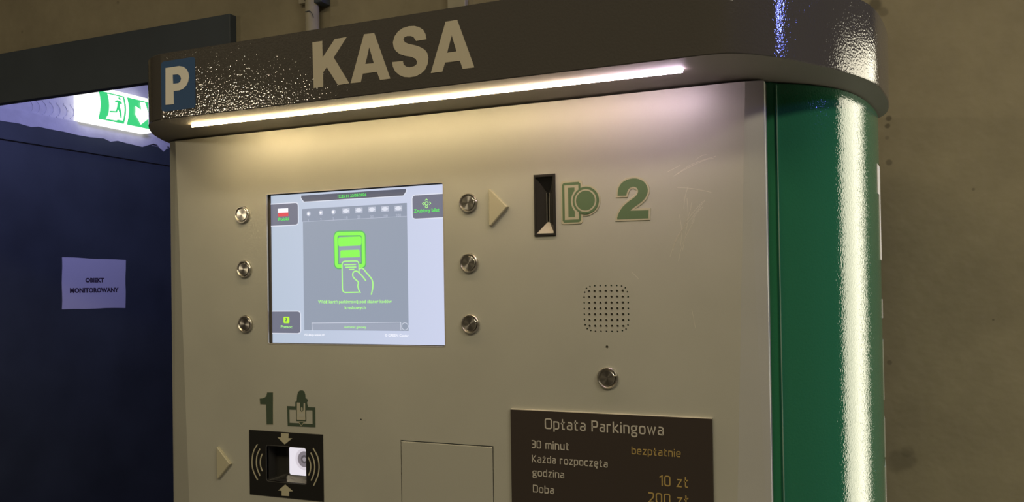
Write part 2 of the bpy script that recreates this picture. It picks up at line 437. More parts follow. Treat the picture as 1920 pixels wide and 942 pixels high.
# ragged lower edge of the plaster over the door frame, with one hanging drip
rag = []
y = .9
random.seed(3)
while y < 3.3:
    rag.append((y, .716+random.uniform(-.006, .006))); y += random.uniform(.03, .07)
rag = [p for p in rag if not (2.085 < p[0] < 2.2)]
k = next(i for i, p in enumerate(rag) if p[0] > 2.19)
drip = S(SIDE, [(284, 270), (291, 272), (295, 278), (303, 285), (309, 279), (311, 274)])
rag = rag[:k]+drip+rag[k:]
pz = plate('plaster_edge', SIDE, [rag+[(3.3, .770), (.9, .770)]], 0, .013, LAVM, wl)
tag(pz, 'ragged lower edge of the plaster with a hanging drip')
for i in range(7):
    u = 57+i*13; v = 200+i*1.6+ (i > 3)*1.0
    a, b = SIDE.survey(u, v)
    arc = [(a-.018+.03*math.cos(t), b+.030*math.sin(t)) for t in [math.radians(-70+20*q) for q in range(8)]]
    o = strokes('trowel_mark', SIDE, [(arc, False)], .006, 0, .002, LAVM, wl)

# dark door in the corridor wall
dr = thing('door_1', (-2.35, 1.75, 0), '', '')
del dr['label']; del dr['category']; dr['kind'] = 'structure'
plate('door_frame', SIDE, [[(.9, -UP), (.9, .7277), (3.1, .7277), (3.1, -UP), (3.02, -UP), (3.02, .650), (.98, .650), (.98, -UP)]], 0, .012, NAVY, dr)
plate('door_leaf', SIDE, [rr(.985, -UP+.01, 3.015, .645, .003, 2)], 0, .005, NAVY, dr)
o = box('door_handle', (-2.344, 2.88, Z(-.36)), (-2.30, 2.90, Z(-.34)), STEEL_RING, dr)
o = box('hinge', (-2.344, .99, Z(.35)), (-2.335, 1.005, Z(.45)), FRAME, dr)

# steel lintel and jamb framing the corridor opening
ln = thing('steel_portal', (-1.5, .59, 0), 'dark steel lintel and post framing the opening left of the machine', 'door frame')
box('lintel', (-2.39, .58, Z(.5310)), (-.561, .5995, Z(.653)), FRAME, ln, .0015)
box('post', (-.69, .58, 0), (-.561, .5995, Z(.5310)), FRAME, ln)

# ------------------------------------------------------------------ pipe on the wall
pp = thing('wall_pipe', (-.350, .579, 0), 'pale painted vertical pipe clamped to the wall above the machine', 'pipe')
def vcyl(name, x, y, z0, z1, r, m_, parent, n=28, flare=None):
    V = []; F = []
    rings = flare or [(z0, r), (z1, r)]
    for z, rr_ in rings: V += [(x+rr_*math.cos(2*math.pi*i/n), y+rr_*math.sin(2*math.pi*i/n), z) for i in range(n)]
    for q in range(len(rings)-1):
        for i in range(n):
            j = (i+1) % n; F.append((q*n+i, q*n+j, (q+1)*n+j, (q+1)*n+i))
    F.append(tuple(range(n))[::-1]); F.append(tuple((len(rings)-1)*n+i for i in range(n)))
    o = link(name, V, F, m_, parent)
    for i, p in enumerate(o.data.polygons): p.use_smooth = i < (len(rings)-1)*n
    return o
px, py = -.3500, .5790
vcyl('pipe_run', px, py, 0.0, 3.0, .0140, PIPE, pp)
vcyl('pipe_coupling', px, py, Z(.645), Z(.69), .0175, PIPE, pp, flare=[(Z(.648), .0145), (Z(.651), .0166), (Z(.69), .0166), (Z(.694), .0145)])
tag(strokes('hanging_thread', Plane((px+.005, py-.0150, 0), (1, 0, 0), (0, 0, 1)), [(smooth_loop([(-.01, Z(.623)), (0, Z(.623)), (.006, Z(.617)), (.009, Z(.609))], 4, False), False)], .0012, 0, .001, FRAME, pp), 'thin dark thread across the pipe')
cl = box('pipe_clamp', (px+.010, .570, Z(.640)), (px+.030, .5995, Z(.655)), FRAME, pp, .002)
box('wall_bracket', (px-.040, .587, Z(.650)), (px-.012, .5995, Z(.662)), PIPE, pp, .002)
cv = box('cable_trunking', (-.0470, .585, Z(.12)), (-.0090, .5995, 3.0), PIPE, None, .002)
tag(cv, 'pale vertical cable trunking on the wall, its end peeking above the crown', 'trunking')

# ------------------------------------------------------------------ the machine
PM = thing('payment_machine', (.22, .2, 0), 'grey and green parking payment machine with lit display and dark crown reading KASA', 'payment machine')
XL, XR, ZT = -.1551, .5953, .2647
right = [(.592, .0225), (.5990, .0225), (.6045, .0285), (.6180, .0385), (.6311, .0499), (.6440, .0640), (.6567, .0811), (.6670, .1010), (.6749, .1232), (.6825, .1530), (.6884, .1871), (.6930, .2230), (.6955, .2600), (.6955, .3000), (.6930, .3420), (.6840, .3900), (.6640, .4400), (.6300, .4800), (.5900, .5000)]
sm = smooth_loop(right[2:], 4, False)
outl = [right[0], right[1]]+sm
leftp = [(.44-p[0], p[1]) for p in outl][::-1]
body_outline = outl+leftp
# sticks out a little less on the left, hidden behind the door
prism('cabinet_body', body_outline, .0, Z(ZT)-.0005, [GREEN, GREEN], PM)
tag(bpy.data.objects['cabinet_body'], 'glossy green curved cabinet side with orange-peel lacquer')

# door: a flat field whose bevelled flanks widen towards the foot
def edge_y(z): return .0075+(ZT-z)*.0100
zb = -1.33
cut_scr = S(FRONT, [(500, 362), (831, 344), (835, 650), (501, 646)])
sx0 = (cut_scr[0][0]+cut_scr[3][0])/2; sx1 = (cut_scr[1][0]+cut_scr[2][0])/2
sz1 = (cut_scr[0][1]+cut_scr[1][1])/2; sz0 = (cut_scr[2][1]+cut_scr[3][1])/2
scr_hole = rr(sx0, sz0, sx1, sz1, .0025, 3)
csc = crop(460, 800, 6.634)
scan_out = S(FRONT, [(50, 45), (970, 100), (978, 938), (62, 845)], csc)
qx0 = (scan_out[0][0]+scan_out[3][0])/2; qx1 = (scan_out[1][0]+scan_out[2][0])/2
qz1 = (scan_out[0][1]+scan_out[1][1])/2; qz0 = (scan_out[2][1]+scan_out[3][1])/2
ccs = crop(860, 320, 6.726)
slot_out = S(FRONT, [(948, 55), (1220, 40), (1230, 825), (962, 830)], ccs)
tx0 = (slot_out[0][0]+slot_out[3][0])/2; tx1 = (slot_out[1][0]+slot_out[2][0])/2
tz1 = (slot_out[0][1]+slot_out[1][1])/2; tz0 = (slot_out[2][1]+slot_out[3][1])/2
tray = S(FRONT, [(751, 825), (925, 838)]); trx0, trz1 = tray[0]; trx1 = tray[1][0]; trz1 = (tray[0][1]+tray[1][1])/2; trz0 = trz1-.20
cg = crop(1060, 510, 3.925)
gcols = [135, 175, 217, 258, 300, 342, 384, 426, 466]; grows = [100, 143, 186, 229, 271, 314, 357, 400, 441]
ga = S(FRONT, [(135, 271), (468, 271), (300, 100), (302, 441)], cg)
pitch = ((ga[1][0]-ga[0][0])+(ga[2][1]-ga[3][1]))/16; gcx = (ga[0][0]+ga[1][0])/2; gcz = (ga[2][1]+ga[3][1])/2
holes_out = []; holes_in = []
for i in range(-4, 5):
    for j in range(-4, 5):
        if abs(i) == 4 or abs(j) == 4:
            if abs(i) == 4 and abs(j) == 4: continue
            dx, dz = i*pitch*.98, j*pitch*.98
            if abs(i)+abs(j) == 7: dx *= (.97 if abs(i) == 4 else .96); dz *= (.97 if abs(j) == 4 else .96)
            holes_out.append((gcx+dx, gcz+dz))
        else: holes_in.append((gcx+i*pitch, gcz+j*pitch))
for sx_ in (-1, 1):
    for sz_ in (-1, 1): holes_out.append((gcx+sx_*3.45*pitch, gcz+sz_*3.5*pitch))
hl = [circ(x, z, .00092, 8) for x, z in holes_out]+[circ(x, z, .00125, 10) for x, z in holes_in]
micx, micz = FRONT.survey(1138, 651)
hl.append(circ(micx, micz, .0016, 12))
TOPW, BOTW = .011, .036
def flank(z): return .018+(ZT-z)*.035
def flank_l(z): return .010+(ZT-z)*.036
# the bevel runs down to waist height, then stays even
zk = -.30
fo = [(XL+flank_l(zk), zb), (XR-flank(zk), zb), (XR-flank(zk), zk), (XR-flank(ZT), ZT-.0024), (XL+flank_l(ZT), ZT-.0024), (XL+flank_l(zk), zk)]
door = plate('front_door', FRONT, [fo, scr_hole, rr(qx0+.003, qz0+.003, qx1-.003, qz1-.003, .002, 2), rr(tx0+.002, tz0+.002, tx1-.002, tz1-.002, .001, 2), [(trx0, trz0), (trx1, trz0), (trx1, trz1), (trx0, trz1)]]+hl, -.0025, 0, PANEL, PM)
tag(door, 'silver-beige painted metal front door')
def dpt(x, y, z): return (x, y, Z(z))
ek = edge_y(zk)
XLe = lambda z: XL-edge_y(z)*1.0
XRe = lambda z: XR-edge_y(z)*.115
V = [dpt(XLe(zk), ek, zb), dpt(XLe(zk), ek, zk), dpt(XLe(ZT), edge_y(ZT), ZT-.0015), dpt(fo[4][0], 0, fo[4][1]), dpt(fo[5][0], 0, zk), dpt(fo[0][0], 0, zb),
     dpt(XRe(zk), ek, zb), dpt(XRe(zk), ek, zk), dpt(XRe(ZT), edge_y(ZT), ZT-.0015), dpt(fo[3][0], 0, fo[3][1]), dpt(fo[2][0], 0, zk), dpt(fo[1][0], 0, zb),
     dpt(XLe(zk), .024, zb), dpt(XLe(zk), .024, zk), dpt(XLe(ZT), .024, ZT-.0015), dpt(XRe(zk), .024, zb), dpt(XRe(zk), .024, zk), dpt(XRe(ZT), .024, ZT-.0015)]
F = [(0, 5, 4, 1), (1, 4, 3, 2), (6, 7, 10, 11), (7, 8, 9, 10), (2, 3, 9, 8), (0, 1, 13, 12), (1, 2, 14, 13), (6, 15, 16, 7), (7, 16, 17, 8), (2, 8, 17, 14)]
o = link('door_flank', V, F, PANEL, PM)
_bv = o.modifiers.new('bevel', 'BEVEL'); _bv.width = .0012; _bv.segments = 2; _bv.limit_method = 'ANGLE'; _bv.angle_limit = math.radians(35)
tag(o, 'bevelled edge folded around the silver-beige door')
# backing inside the door
box('door_lining', (XL+.006, .0265, Z(zb)), (XR-.006, .034, Z(ZT-.006)), DARK, PM)
box('plinth', (XL+.02, .01, 0), (XR-.02, .03, Z(zb)), DARK, PM)

o = box('sheet_edge_glint', (.6035, .0225, .02), (.6042, .0262, Z(ZT)-.004), mat('green_edge_glint', (.20, .34, .26), .2), PM); tag(o, 'thin folded edge of the green sheet with a painted glint')  # paler green puts the highlight along the fold into the colour
o = plate('paint_speck', FRONT, [circ(*FRONT.survey(677, 787), .0009, 8)], 0, .0001, DARK, PM); tag(o, 'tiny dark speck on the door')
# scratches at the right of the door
sc_l = []
def scr(pts): sc_l.append((smooth_loop(S(FRONT, pts), 5, False), False))
scr([(1262, 331), (1290, 315), (1320, 301), (1338, 297)]); scr([(1268, 327), (1300, 307), (1342, 293)]); scr([(1252, 322), (1276, 310)])
scr([(1270, 352), (1300, 354), (1334, 361)]); scr([(1256, 482), (1272, 440), (1300, 405), (1322, 375)]); scr([(1262, 470), (1268, 450), (1284, 425)])
scr([(1266, 455), (1280, 430), (1292, 402), (1297, 380)]); scr([(1280, 470), (1285, 440), (1290, 410), (1288, 372)]); scr([(1272, 490), (1281, 455), (1302, 412)])
scr([(1290, 350), (1284, 372), (1282, 392)]); scr([(1184, 510), (1192, 518), (1198, 524)]); scr([(1297, 580), (1301, 600), (1304, 616)]); scr([(1318, 378), (1300, 398), (1286, 416)])
scr([(1274, 402), (1278, 432), (1276, 462)]); scr([(1296, 420), (1306, 400), (1318, 388)]); scr([(1304, 300), (1316, 292), (1326, 290)])
o = strokes('scratch_marks', FRONT, sc_l, .00032, 0, .00004, mat('bared_metal', (.72, .70, .62), .35, .4), PM); o['kind'] = 'stuff'
tag(o, 'fine pale scratches in the door paint')

# cash tray lid
o = plate('tray_flap', FRONT, [[(trx0+.0007, trz0), (trx1-.0013, trz0), (trx1-.0013, trz1-.0012), (trx0+.0007, trz1-.0012)]], -.012, .0002, PANEL_LID, PM, bevel=.0006)
tag(o, 'flush silver-beige cash tray flap')
# speaker backing
sp = plate('speaker_mesh', FRONT, [rr(gcx-3.6*pitch, gcz-3.6*pitch, gcx+3.6*pitch, gcz+3.6*pitch, .006, 3)], -.0045, -.0022, GRILLE, PM)
rim = []
V = []; F = []
for x, z in holes_in:                                             # pressed rims of the inner holes, joined
    b = len(V); n = 10
    for r_h, h in ((.0018, .00001), (.00155, .00018), (.00125, -.0008)): V += [FRONT.at(x+r_h*math.cos(2*math.pi*i/n), z+r_h*math.sin(2*math.pi*i/n), h) for i in range(n)]
    for q in range(2):
        for i in range(n):
            j = (i+1) % n; F.append((b+q*n+i, b+q*n+j, b+(q+1)*n+j, b+(q+1)*n+i))
o = link('speaker_hole_rims', V, F, PANEL, PM); o['kind'] = 'stuff'; tag(o, 'small round pressed holes of the speaker grille')
lathe_y('microphone', FRONT.at(micx, micz, -.002), [(.0015, -.002), (.0015, 0), (.0008, .0003)], GRILLE, PM, 12)

# --- crown
right_c = [(.5765, -.1018), (.5930, -.0915), (.6076, -.0773), (.6190, -.0637), (.6373, -.0354), (.6530, -.0110), (.6666, .0129), (.6800, .0410), (.6908, .0701), (.6987, .1078), (.7058, .1712), (.7074, .2229), (.7042, .2593), (.6967, .2847), (.6760, .3450), (.6420, .4020), (.5900, .4500), (.5000, .4850)]
left_c = [(-.06, .485), (-.13, .440), (-.175, .36), (-.195, .25), (-.198, .15), (-.193, .08), (-.177, .0214), (-.157, -.0193), (-.1374, -.0482), (-.1063, -.0820), (-.085, -.098), (-.0640, -.105)]
crown_outline = smooth_loop([(.50, -.105), (.535, -.105), (.558, -.105)]+right_c, 5, False) + smooth_loop(left_c+[(-.0590, -.105), (-.03, -.105), (0.0, -.105)], 5, False)
CROWN_TOP = .3408
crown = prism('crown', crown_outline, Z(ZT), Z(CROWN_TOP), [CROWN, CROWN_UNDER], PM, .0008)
tag(crown, 'dark anthracite crown panel with rounded ends and sparkling lacquer')
# the LED bar under the crown
M = bpy.data.materials.new('led_diffuser'); M.use_nodes = True; N = M.node_tree.nodes; L = M.node_tree.links
b_ = N['Principled BSDF']; b_.inputs['Base Color'].default_value = (.8, .8, .8, 1)
tc = N.new('ShaderNodeTexCoord'); sxz = N.new('ShaderNodeSeparateXYZ'); L.new(tc.outputs['Object'], sxz.inputs[0])
rp = N.new('ShaderNodeMapRange'); rp.inputs[1].default_value = -.053; rp.inputs[2].default_value = .531; L.new(sxz.outputs['X'], rp.inputs[0])
cr = N.new('ShaderNodeValToRGB'); L.new(rp.outputs[0], cr.inputs[0])
cr.color_ramp.elements[0].position = 0; cr.color_ramp.elements[0].color = (1.7, 1.27, .66, 1); e = cr.color_ramp.elements.new(.22); e.color = (1, .75, .39, 1)
cr.color_ramp.elements[-1].position = 1; cr.color_ramp.elements[-1].color = (1.35, 1.0, 1.3, 1)
e = cr.color_ramp.elements.new(.62); e.color = (1, .76, .42, 1)
e = cr.color_ramp.elements.new(.82); e.color = (1, .72, .58, 1)
L.new(cr.outputs[0], b_.inputs['Emission Color']); b_.inputs['Emission Strength'].default_value = 32
def bar(name, x0, x1, prof, m_, parent):
    n = len(prof); V = [(x, y, z) for x in (x0, x1) for y, z in prof]
    return link(name, V, [(i, (i+1) % n, n+(i+1) % n, n+i) for i in range(n)]+[tuple(range(n))[::-1], tuple(range(n, 2*n))], m_, parent)
ledo = bar('led_light_bar', -.0530, .5305, [(-.0682, Z(ZT)+.0005), (-.0682, Z(ZT)-.0030), (-.0678, Z(ZT)-.0036), (-.0666, Z(ZT)-.0036), (-.0632, Z(ZT)-.0003), (-.0632, Z(ZT)+.0005)], M, crown)
tag(ledo, 'lit white light bar under the crown')
# KASA and the P sign
ck = crop(570, 60, 7.847); ck2 = crop(730, 30, 7.847)
H = .0004
plate('letter', CROWNP, [S(CROWNP, [(125, 155), (270, 133), (275, 380), (455, 105), (632, 75), (440, 378), (668, 757), (502, 782), (338, 520), (282, 600), (285, 808), (145, 828)], ck)], 0, H, LETTER, crown)
plate('letter', CROWNP, [S(CROWNP, [(885, 35), (1035, 15), (1272, 688), (1120, 708), (1075, 588), (868, 615), (838, 740), (688, 757)], ck), S(CROWNP, [(962, 225), (1030, 462), (905, 472)], ck)], 0, H, LETTER, crown)
plate('letter', CROWNP, [S(CROWNP, [(547, 345), (535, 270), (500, 205), (440, 165), (370, 148), (290, 152), (200, 180), (130, 230), (80, 300), (55, 390), (65, 460), (100, 520), (160, 565), (240, 590), (330, 605), (385, 630), (410, 670), (405, 710), (370, 740), (300, 757), (245, 745), (210, 710), (200, 665), (45, 680), (55, 750), (90, 820), (150, 870), (220, 900), (300, 905), (390, 890), (470, 850), (530, 790), (565, 710), (575, 620), (560, 550), (520, 495), (450, 455), (370, 430), (280, 410), (225, 385), (210, 350), (225, 315), (265, 298), (320, 297), (360, 315), (380, 345), (395, 370)], ck2)], 0, H, LETTER, crown)
plate('letter', CROWNP, [S(CROWNP, [(830, 85), (1000, 58), (1253, 758), (1082, 782), (1040, 660), (822, 688), (782, 820), (612, 843)], ck2), S(CROWNP, [(920, 285), (990, 523), (853, 543)], ck2)], 0, H, LETTER, crown)
pst = S(CROWNP, [(296.8, 116.8), (366, 107), (367, 201.5), (298, 211.5)])
ax0 = pst[0][0]+.0045; ax1 = pst[1][0]; az0 = (pst[2][1]+pst[3][1])/2; az1 = (pst[0][1]+pst[1][1])/2
ps = plate('parking_sign', CROWNP, [rr(ax0, az0, ax1, az1, .004, 4)], 0, H, BLUE, crown)
tag(ps, 'blue parking sticker with a pale P')
cp = crop(250, 80, 4.487)
plate('letter', CROWNP, [S(CROWNP, [(275, 215), (390, 198), (425, 204), (452, 225), (468, 258), (472, 290), (465, 330), (448, 365), (420, 392), (390, 403), (342, 410), (345, 520), (275, 525)], cp), S(CROWNP, [(335, 272), (378, 268), (398, 280), (406, 303), (400, 328), (383, 342), (338, 348)], cp)], H, H*2, WHITE_VINYL, crown)

# lettering that runs down the far flank of the green cabinet
def flank_patch(y0, y1, z0, z1, r=.006):
    V = []; F = []; pts = [p for p in sm if y0 <= p[1] <= y1]
    n = len(pts); V = [(p[0]+.0007, p[1], Z(z)) for z in (z0, z1) for p in pts]
    V += [(p[0]-.0005, p[1], Z(z)) for z in (z0, z1) for p in pts]
    for i in range(n-1): F += [(i, i+1, n+i+1, n+i), (2*n+i, i, n+i, 3*n+i)]
    F += [(0, n, 3*n, 2*n), (n-1, 2*n-1, 4*n-1, 3*n-1), tuple(range(n))+tuple(range(3*n-1, 2*n-1, -1)), tuple(range(n, 2*n))+tuple(range(4*n-1, 3*n-1, -1))]
    return link('flank_lettering', V, F, WHITE_VINYL, bpy.data.objects['cabinet_body'])
FLP = Plane((0, .26, UP), (1, 0, 0), (0, 0, 1))
zz = lambda v: FLP.survey(1645, v)[1]
for y0, v0, v1 in [(.222, 314, 368), (.236, 368, 488), (.258, 562, 597), (.262, 640, 700), (.262, 700, 752), (.268, 790, 860), (.255, 875, 960)]:
    flank_patch(y0, .36, zz(v1), zz(v0))

# --- display
disp = plate('display', SCREENP, [rr(sx0-.004, sz0-.004, sx1+.004, sz1+.004, .002, 2)], -.003, 0, glow('screen_ground', (196, 206, 228), 1.0), PM)
tag(disp, 'lit colour display of the machine')
SM = bpy.data.materials['screen_ground']; N = SM.node_tree.nodes; L = SM.node_tree.links
tc = N.new('ShaderNodeTexCoord'); s3 = N.new('ShaderNodeSeparateXYZ'); L.new(tc.outputs['Object'], s3.inputs[0])
mr = N.new('ShaderNodeMapRange'); mr.inputs[1].default_value = -.02; mr.inputs[2].default_value = .26; L.new(s3.outputs['X'], mr.inputs[0])
rp = N.new('ShaderNodeValToRGB'); L.new(mr.outputs[0], rp.inputs[0])
rp.color_ramp.elements[0].color = lin((182, 196, 214)); rp.color_ramp.elements[1].color = lin((206, 212, 238))
L.new(rp.outputs[0], N['Principled BSDF'].inputs['Emission Color'])
V = [SCREENP.at(x, z, h) for x, z, h in [(sx0, sz0, -.001), (sx1, sz0, -.001), (sx1, sz1, -.001), (sx0, sz1, -.001), (sx0, sz0, .006), (sx1, sz0, .006), (sx1, sz1, .006), (sx0, sz1, .006)]]
# window frame of the display
rimi = [(sx0+.0026, sz0+.0012), (sx1-.0006, sz0+.0012), (sx1-.0006, sz1-.0016), (sx0+.0026, sz1-.0016)]
o = plate('display_seal', SCREENP, [[(sx0-.002, sz0-.002), (sx1+.002, sz0-.002), (sx1+.002, sz1+.002), (sx0-.002, sz1+.002)], rimi[::-1]], 0, .0012, mat('seal_grey', (.10, .09, .08), .5), disp)
o = strokes('display_edge', FRONT, [(scr_hole, True)], .0012, -.002, .0002, mat('bare_edge', (.55, .52, .46), .35, .5), disp)
tag(o, 'thin bright metal edge around the display')
C_G = glow('screen_grey', (148, 158, 176)); C_GT = glow('screen_grey_top', (142, 152, 172)); C_D = glow('screen_dark', (112, 115, 134)); C_DD = glow('screen_darker', (88, 92, 110))
C_L = glow('screen_line', (222, 226, 240)); C_N = glow('screen_green', (140, 250, 90), 1.0); C_NL = glow('screen_green_line', (178, 255, 140), 1.0)
C_NT = glow('screen_green_text', (90, 245, 90), 1.0); C_NS = glow('screen_green_halo', (98, 176, 112)); C_R = glow('screen_red', (222, 72, 84)); C_W = glow('screen_white', (245, 246, 255), 1.05); C_WF = glow('screen_faint', (186, 192, 210)); C_YG = glow('screen_lime', (190, 255, 60))
cs = crop(480, 330, 2.854)
ct = crop(490, 350, 5.486); cb = crop(490, 550, 5.486)
def sS(pts, c): return [SCREENP.survey(*c(*p)) for p in pts]
def quad(name, pts, c, h, m_, r=0, parent=disp):
    q = sS(pts, c); x0 = (q[0][0]+q[3][0])/2; x1 = (q[1][0]+q[2][0])/2; z1 = (q[0][1]+q[1][1])/2; z0 = (q[2][1]+q[3][1])/2
    lp = rr(x0, z0, x1, z1, r, 3) if r else [(x0, z0), (x1, z0), (x1, z1), (x0, z1)]
    return plate(name, SCREENP, [lp], h-.00005, h, m_, parent), (x0, z0, x1, z1)
h1, h2, h3, h4 = .0002, .0004, .0006, .0008
_, mp = quad('screen_panel', [(247, 178), (805, 145), (820, 828), (262, 828)], cs, h1, C_G)
quad('screen_coin_bar', [(247, 178), (805, 145), (806, 218), (249, 245)], cs, h2, C_GT)
ln_ = sS([(249, 245), (806, 218)], cs); zl_ = (ln_[0][1]+ln_[1][1])/2
strokes('screen_rule', SCREENP, [([(mp[0], zl_), (mp[2], zl_)], False)], .0005, h2, h3, C_WF, disp)
# title bar: trapezoid with rounded lower corners
tb = sS([(408, 95), (1495, 15), (1490, 60), (1450, 92), (460, 160), (425, 150)], ct)
plate('screen_title_bar', SCREENP, [[(tb[0][0], tb[0][1]), (tb[1][0], tb[0][1]), (tb[1][0], tb[4][1]+.006), (tb[1][0]-.005, tb[4][1]), (tb[0][0]+.005, tb[4][1]), (tb[0][0], tb[4][1]+.006)]], h1-.00005, h2, C_DD, disp)
strokes('screen_title_edge', SCREENP, [([(tb[0][0], tb[0][1]), (tb[0][0], tb[4][1]+.005), (tb[0][0]+.004, tb[4][1]), (tb[1][0]-.004, tb[4][1]), (tb[1][0], tb[4][1]+.005), (tb[1][0], tb[0][1])], False)], .0009, h2, h3, C_L, disp)
def button_tile(pts, c, side):
    q = sS(pts, c); x0 = (q[0][0]+q[3][0])/2; x1 = (q[1][0]+q[2][0])/2; z1 = (q[0][1]+q[1][1])/2; z0 = (q[2][1]+q[3][1])/2
    if side < 0: lp = [(sx0, z0), (x1-.004, z0), (x1-.001, z0+.001), (x1, z0+.004), (x1, z1-.004), (x1-.001, z1-.001), (x1-.004, z1), (sx0, z1)]; ed = lp
    else: lp = [(sx1, z1), (x0+.004, z1), (x0+.001, z1-.001), (x0, z1-.004), (x0, z0+.004), (x0+.001, z0+.001), (x0+.004, z0), (sx1, z0)]
    o = plate('screen_key', SCREENP, [lp], h1-.00005, h2, C_D, disp)
    ed = [p for p in lp]
    strokes('screen_key_edge', SCREENP, [(ed, False)], .0011, h2, h3, C_L, disp)
    return x0, z0, x1, z1
k1 = button_tile([(65, 150), (228, 145), (228, 262), (68, 272)], cs, -1)
k2 = button_tile([(78, 728), (240, 720), (240, 843), (82, 845)], cs, -1)
k3 = button_tile([(835, 100), (1000, 98), (1002, 225), (838, 232)], cs, 1)
quad('screen_flag', [(118, 176), (173, 173), (174, 196), (119, 199)], cs, h3, C_W)
quad('screen_flag', [(119, 199), (174, 196), (175, 215), (120, 219)], cs, h3, C_R)
def stext(name, body, ul, vb, size_px, width_px, c, m_, h=h4, bold=.0):
    a, b = SCREENP.survey(*c(ul, vb)); a2, _b = SCREENP.survey(*c(ul+width_px, vb)); _a, b2 = SCREENP.survey(*c(ul, vb-size_px))
    o = typeset(name, SCREENP, body, 0, 0, (b2-b)/.72, h, m_, disp, 'LEFT', 1, bold)
    xs = [v.co.x for v in o.data.vertices]; w0 = max(xs)-min(xs); k = (a2-a)/w0; m0 = min(xs)
    for v in o.data.vertices: v.co.x = a+(v.co.x-m0)*k; v.co.z += b
    return o
B = .00010
stext('screen_text', 'Polski', 180, 352, 30, 105, ct, C_NT, bold=B)
stext('screen_text', '12:25:11 23/05/2026', 790, 118, 30, 295, ct, C_NT, bold=B)
stext('screen_text', 'Zgubiony bilet', 1572, 270, 36, 262, ct, C_NT, bold=B)
stext('screen_text', 'Włóż kartę parkingową pod skaner kodów', 588, 105, 34, 757, cb, C_NL, bold=B)
stext('screen_text', 'kreskowych', 862, 165, 34, 215, cb, C_NL, bold=B)
stext('screen_text', 'Automat gotowy', 855, 360, 26, 228, cb, C_NL, bold=B*.6)
stext('screen_text', 'Pomoc', 205, 360, 30, 118, cb, C_NL, bold=B)
stext('screen_text', 'PD.kasp-wawa.LF', 450, 438, 22, 205, cb, C_W, bold=B*.6)
stext('screen_text', '© GREEN Center', 1275, 448, 28, 245, cb, C_W, bold=B*.6)
o, hq = quad('screen_icon', [(230, 243), (290, 243), (292, 310), (232, 310)], cb, h3, C_YG, .0015)
stext('screen_icon', '?', 250, 300, 46, 22, cb, C_DD, bold=B)
# compass-like bill icon on the upper right key
cz = SCREENP.survey(*ct(1702, 175)); q = .0022
strokes('screen_icon', SCREENP, [(circ(cz[0], cz[1], .0021, 12), True)]+[([(cz[0]+dx*.0052-dy*.0014*0+(-.0016 if dx else -.002)*1*(dx if dx else 1), cz[1]+.0016*(1 if dx else 0)+dy*.0034), (cz[0]+dx*.0054, cz[1]+dy*.0050), (cz[0]+(dx*.0036 if dx else .002), cz[1]-(.0016 if dx else 0)+dy*.0034)], False) for dx, dy in ((1, 0), (-1, 0), (0, 1), (0, -1))], .0008, h3, h4, C_NL, disp)
# accepted coins and notes
for i, (x, y, t) in enumerate([(283, 203, '1'), (349, 198, '2'), (416, 193, '5'), (483, 188, '10'), (552, 184, '20'), (622, 180, '50'), (692, 177, '100'), (763, 174, '200')]):
    a, b = SCREENP.survey(*cs(x, y))
    if i < 3:
        plate('screen_coin', SCREENP, [circ(a, b, .0030, 16)], h2, h3, C_WF, disp); plate('screen_coin', SCREENP, [circ(a-.0003, b, .0015, 10)], h3, h4, C_W, disp)
    else:
        plate('screen_note', SCREENP, [[(a-.0050, b-.0031), (a+.0050, b-.0031), (a+.0050, b+.0031), (a-.0050, b+.0031)]], h2, h3, C_WF, disp)
        plate('screen_note', SCREENP, [[(a-.0046, b), (a-.0018, b+.0022), (a+.0010, b+.0024), (a+.0044, b), (a+.0010, b-.0024), (a-.0018, b-.0022)]], h3, h4, C_L, disp)
    typeset('screen_text', SCREENP, t, a, b-.0098, .0048, h4, C_WF, disp, 'CENTER')
quad('screen_status_bar', [(300, 790), (776, 786), (777, 825), (302, 827)], cs, h2, glow('screen_status', (158, 166, 184)))
qq = sS([(300, 788), (776, 784), (777, 827), (302, 829)], cs)
strokes('screen_status_edge', SCREENP, [([(qq[3][0], qq[3][1]), (qq[0][0], qq[0][1]), (qq[1][0], qq[1][1]), (qq[2][0], qq[2][1])], False), (circ(*SCREENP.survey(*cs(798, 806)), .0042, 18), True)], .0005, h2, h3, C_L, disp)
# pictogram: card held under the code reader
cr_ = crop(610, 430, 7.245)
def pic(lines, wd, m_, nm='screen_pictogram', hh=h4):
    L_ = []
    for pts, closed in lines:
        L_.append((round_corners([SCREENP.survey(*cr_(p[0], p[1]))+((1,) if len(p) > 2 else ()) for p in pts], .0045, closed), closed))
    return strokes(nm, SCREENP, L_, wd, hh-.0002, hh, m_, disp)
def curve_px(pts): return ([SCREENP.survey(*cr_(*p)) for p in pts])
frame_pts = [(225, 503), (155, 505, 1), (148, 62, 1), (517, 58, 1), (525, 495, 1), (462, 497)]
pic([(frame_pts, False)], .0072, C_NS, hh=h3)
pic([(frame_pts, False)], .0042, C_N)
def blob(pts, r, m_, h=h4):
    q = round_corners([SCREENP.survey(*cr_(p[0], p[1]))+(1,) for p in pts], r, True)
    plate('screen_pictogram', SCREENP, [q], h-.0002, h, m_, disp)
blob([(178, 112), (492, 98), (494, 222), (180, 236)], .003, C_N)
q = [SCREENP.survey(*cr_(*p)) for p in [(202, 388), (210, 378), (210, 300), (222, 288), (455, 280), (470, 292), (472, 368), (480, 378)]]
plate('screen_pictogram', SCREENP, [q], h3, h4, C_N, disp)
card = [(462, 580), (460, 432, 1), (230, 438, 1), (238, 862, 1), (455, 858)]
pic([(card, False), ([(262, 484), (420, 480)], False), ([(277, 519), (424, 515)], False), ([(325, 549), (397, 547)], False)], .0014, C_NL)
hand = [(555, 703), (520, 655), (460, 590), (430, 572), (400, 574), (378, 600), (380, 645), (415, 685), (452, 722), (445, 770), (460, 830), (482, 868)]
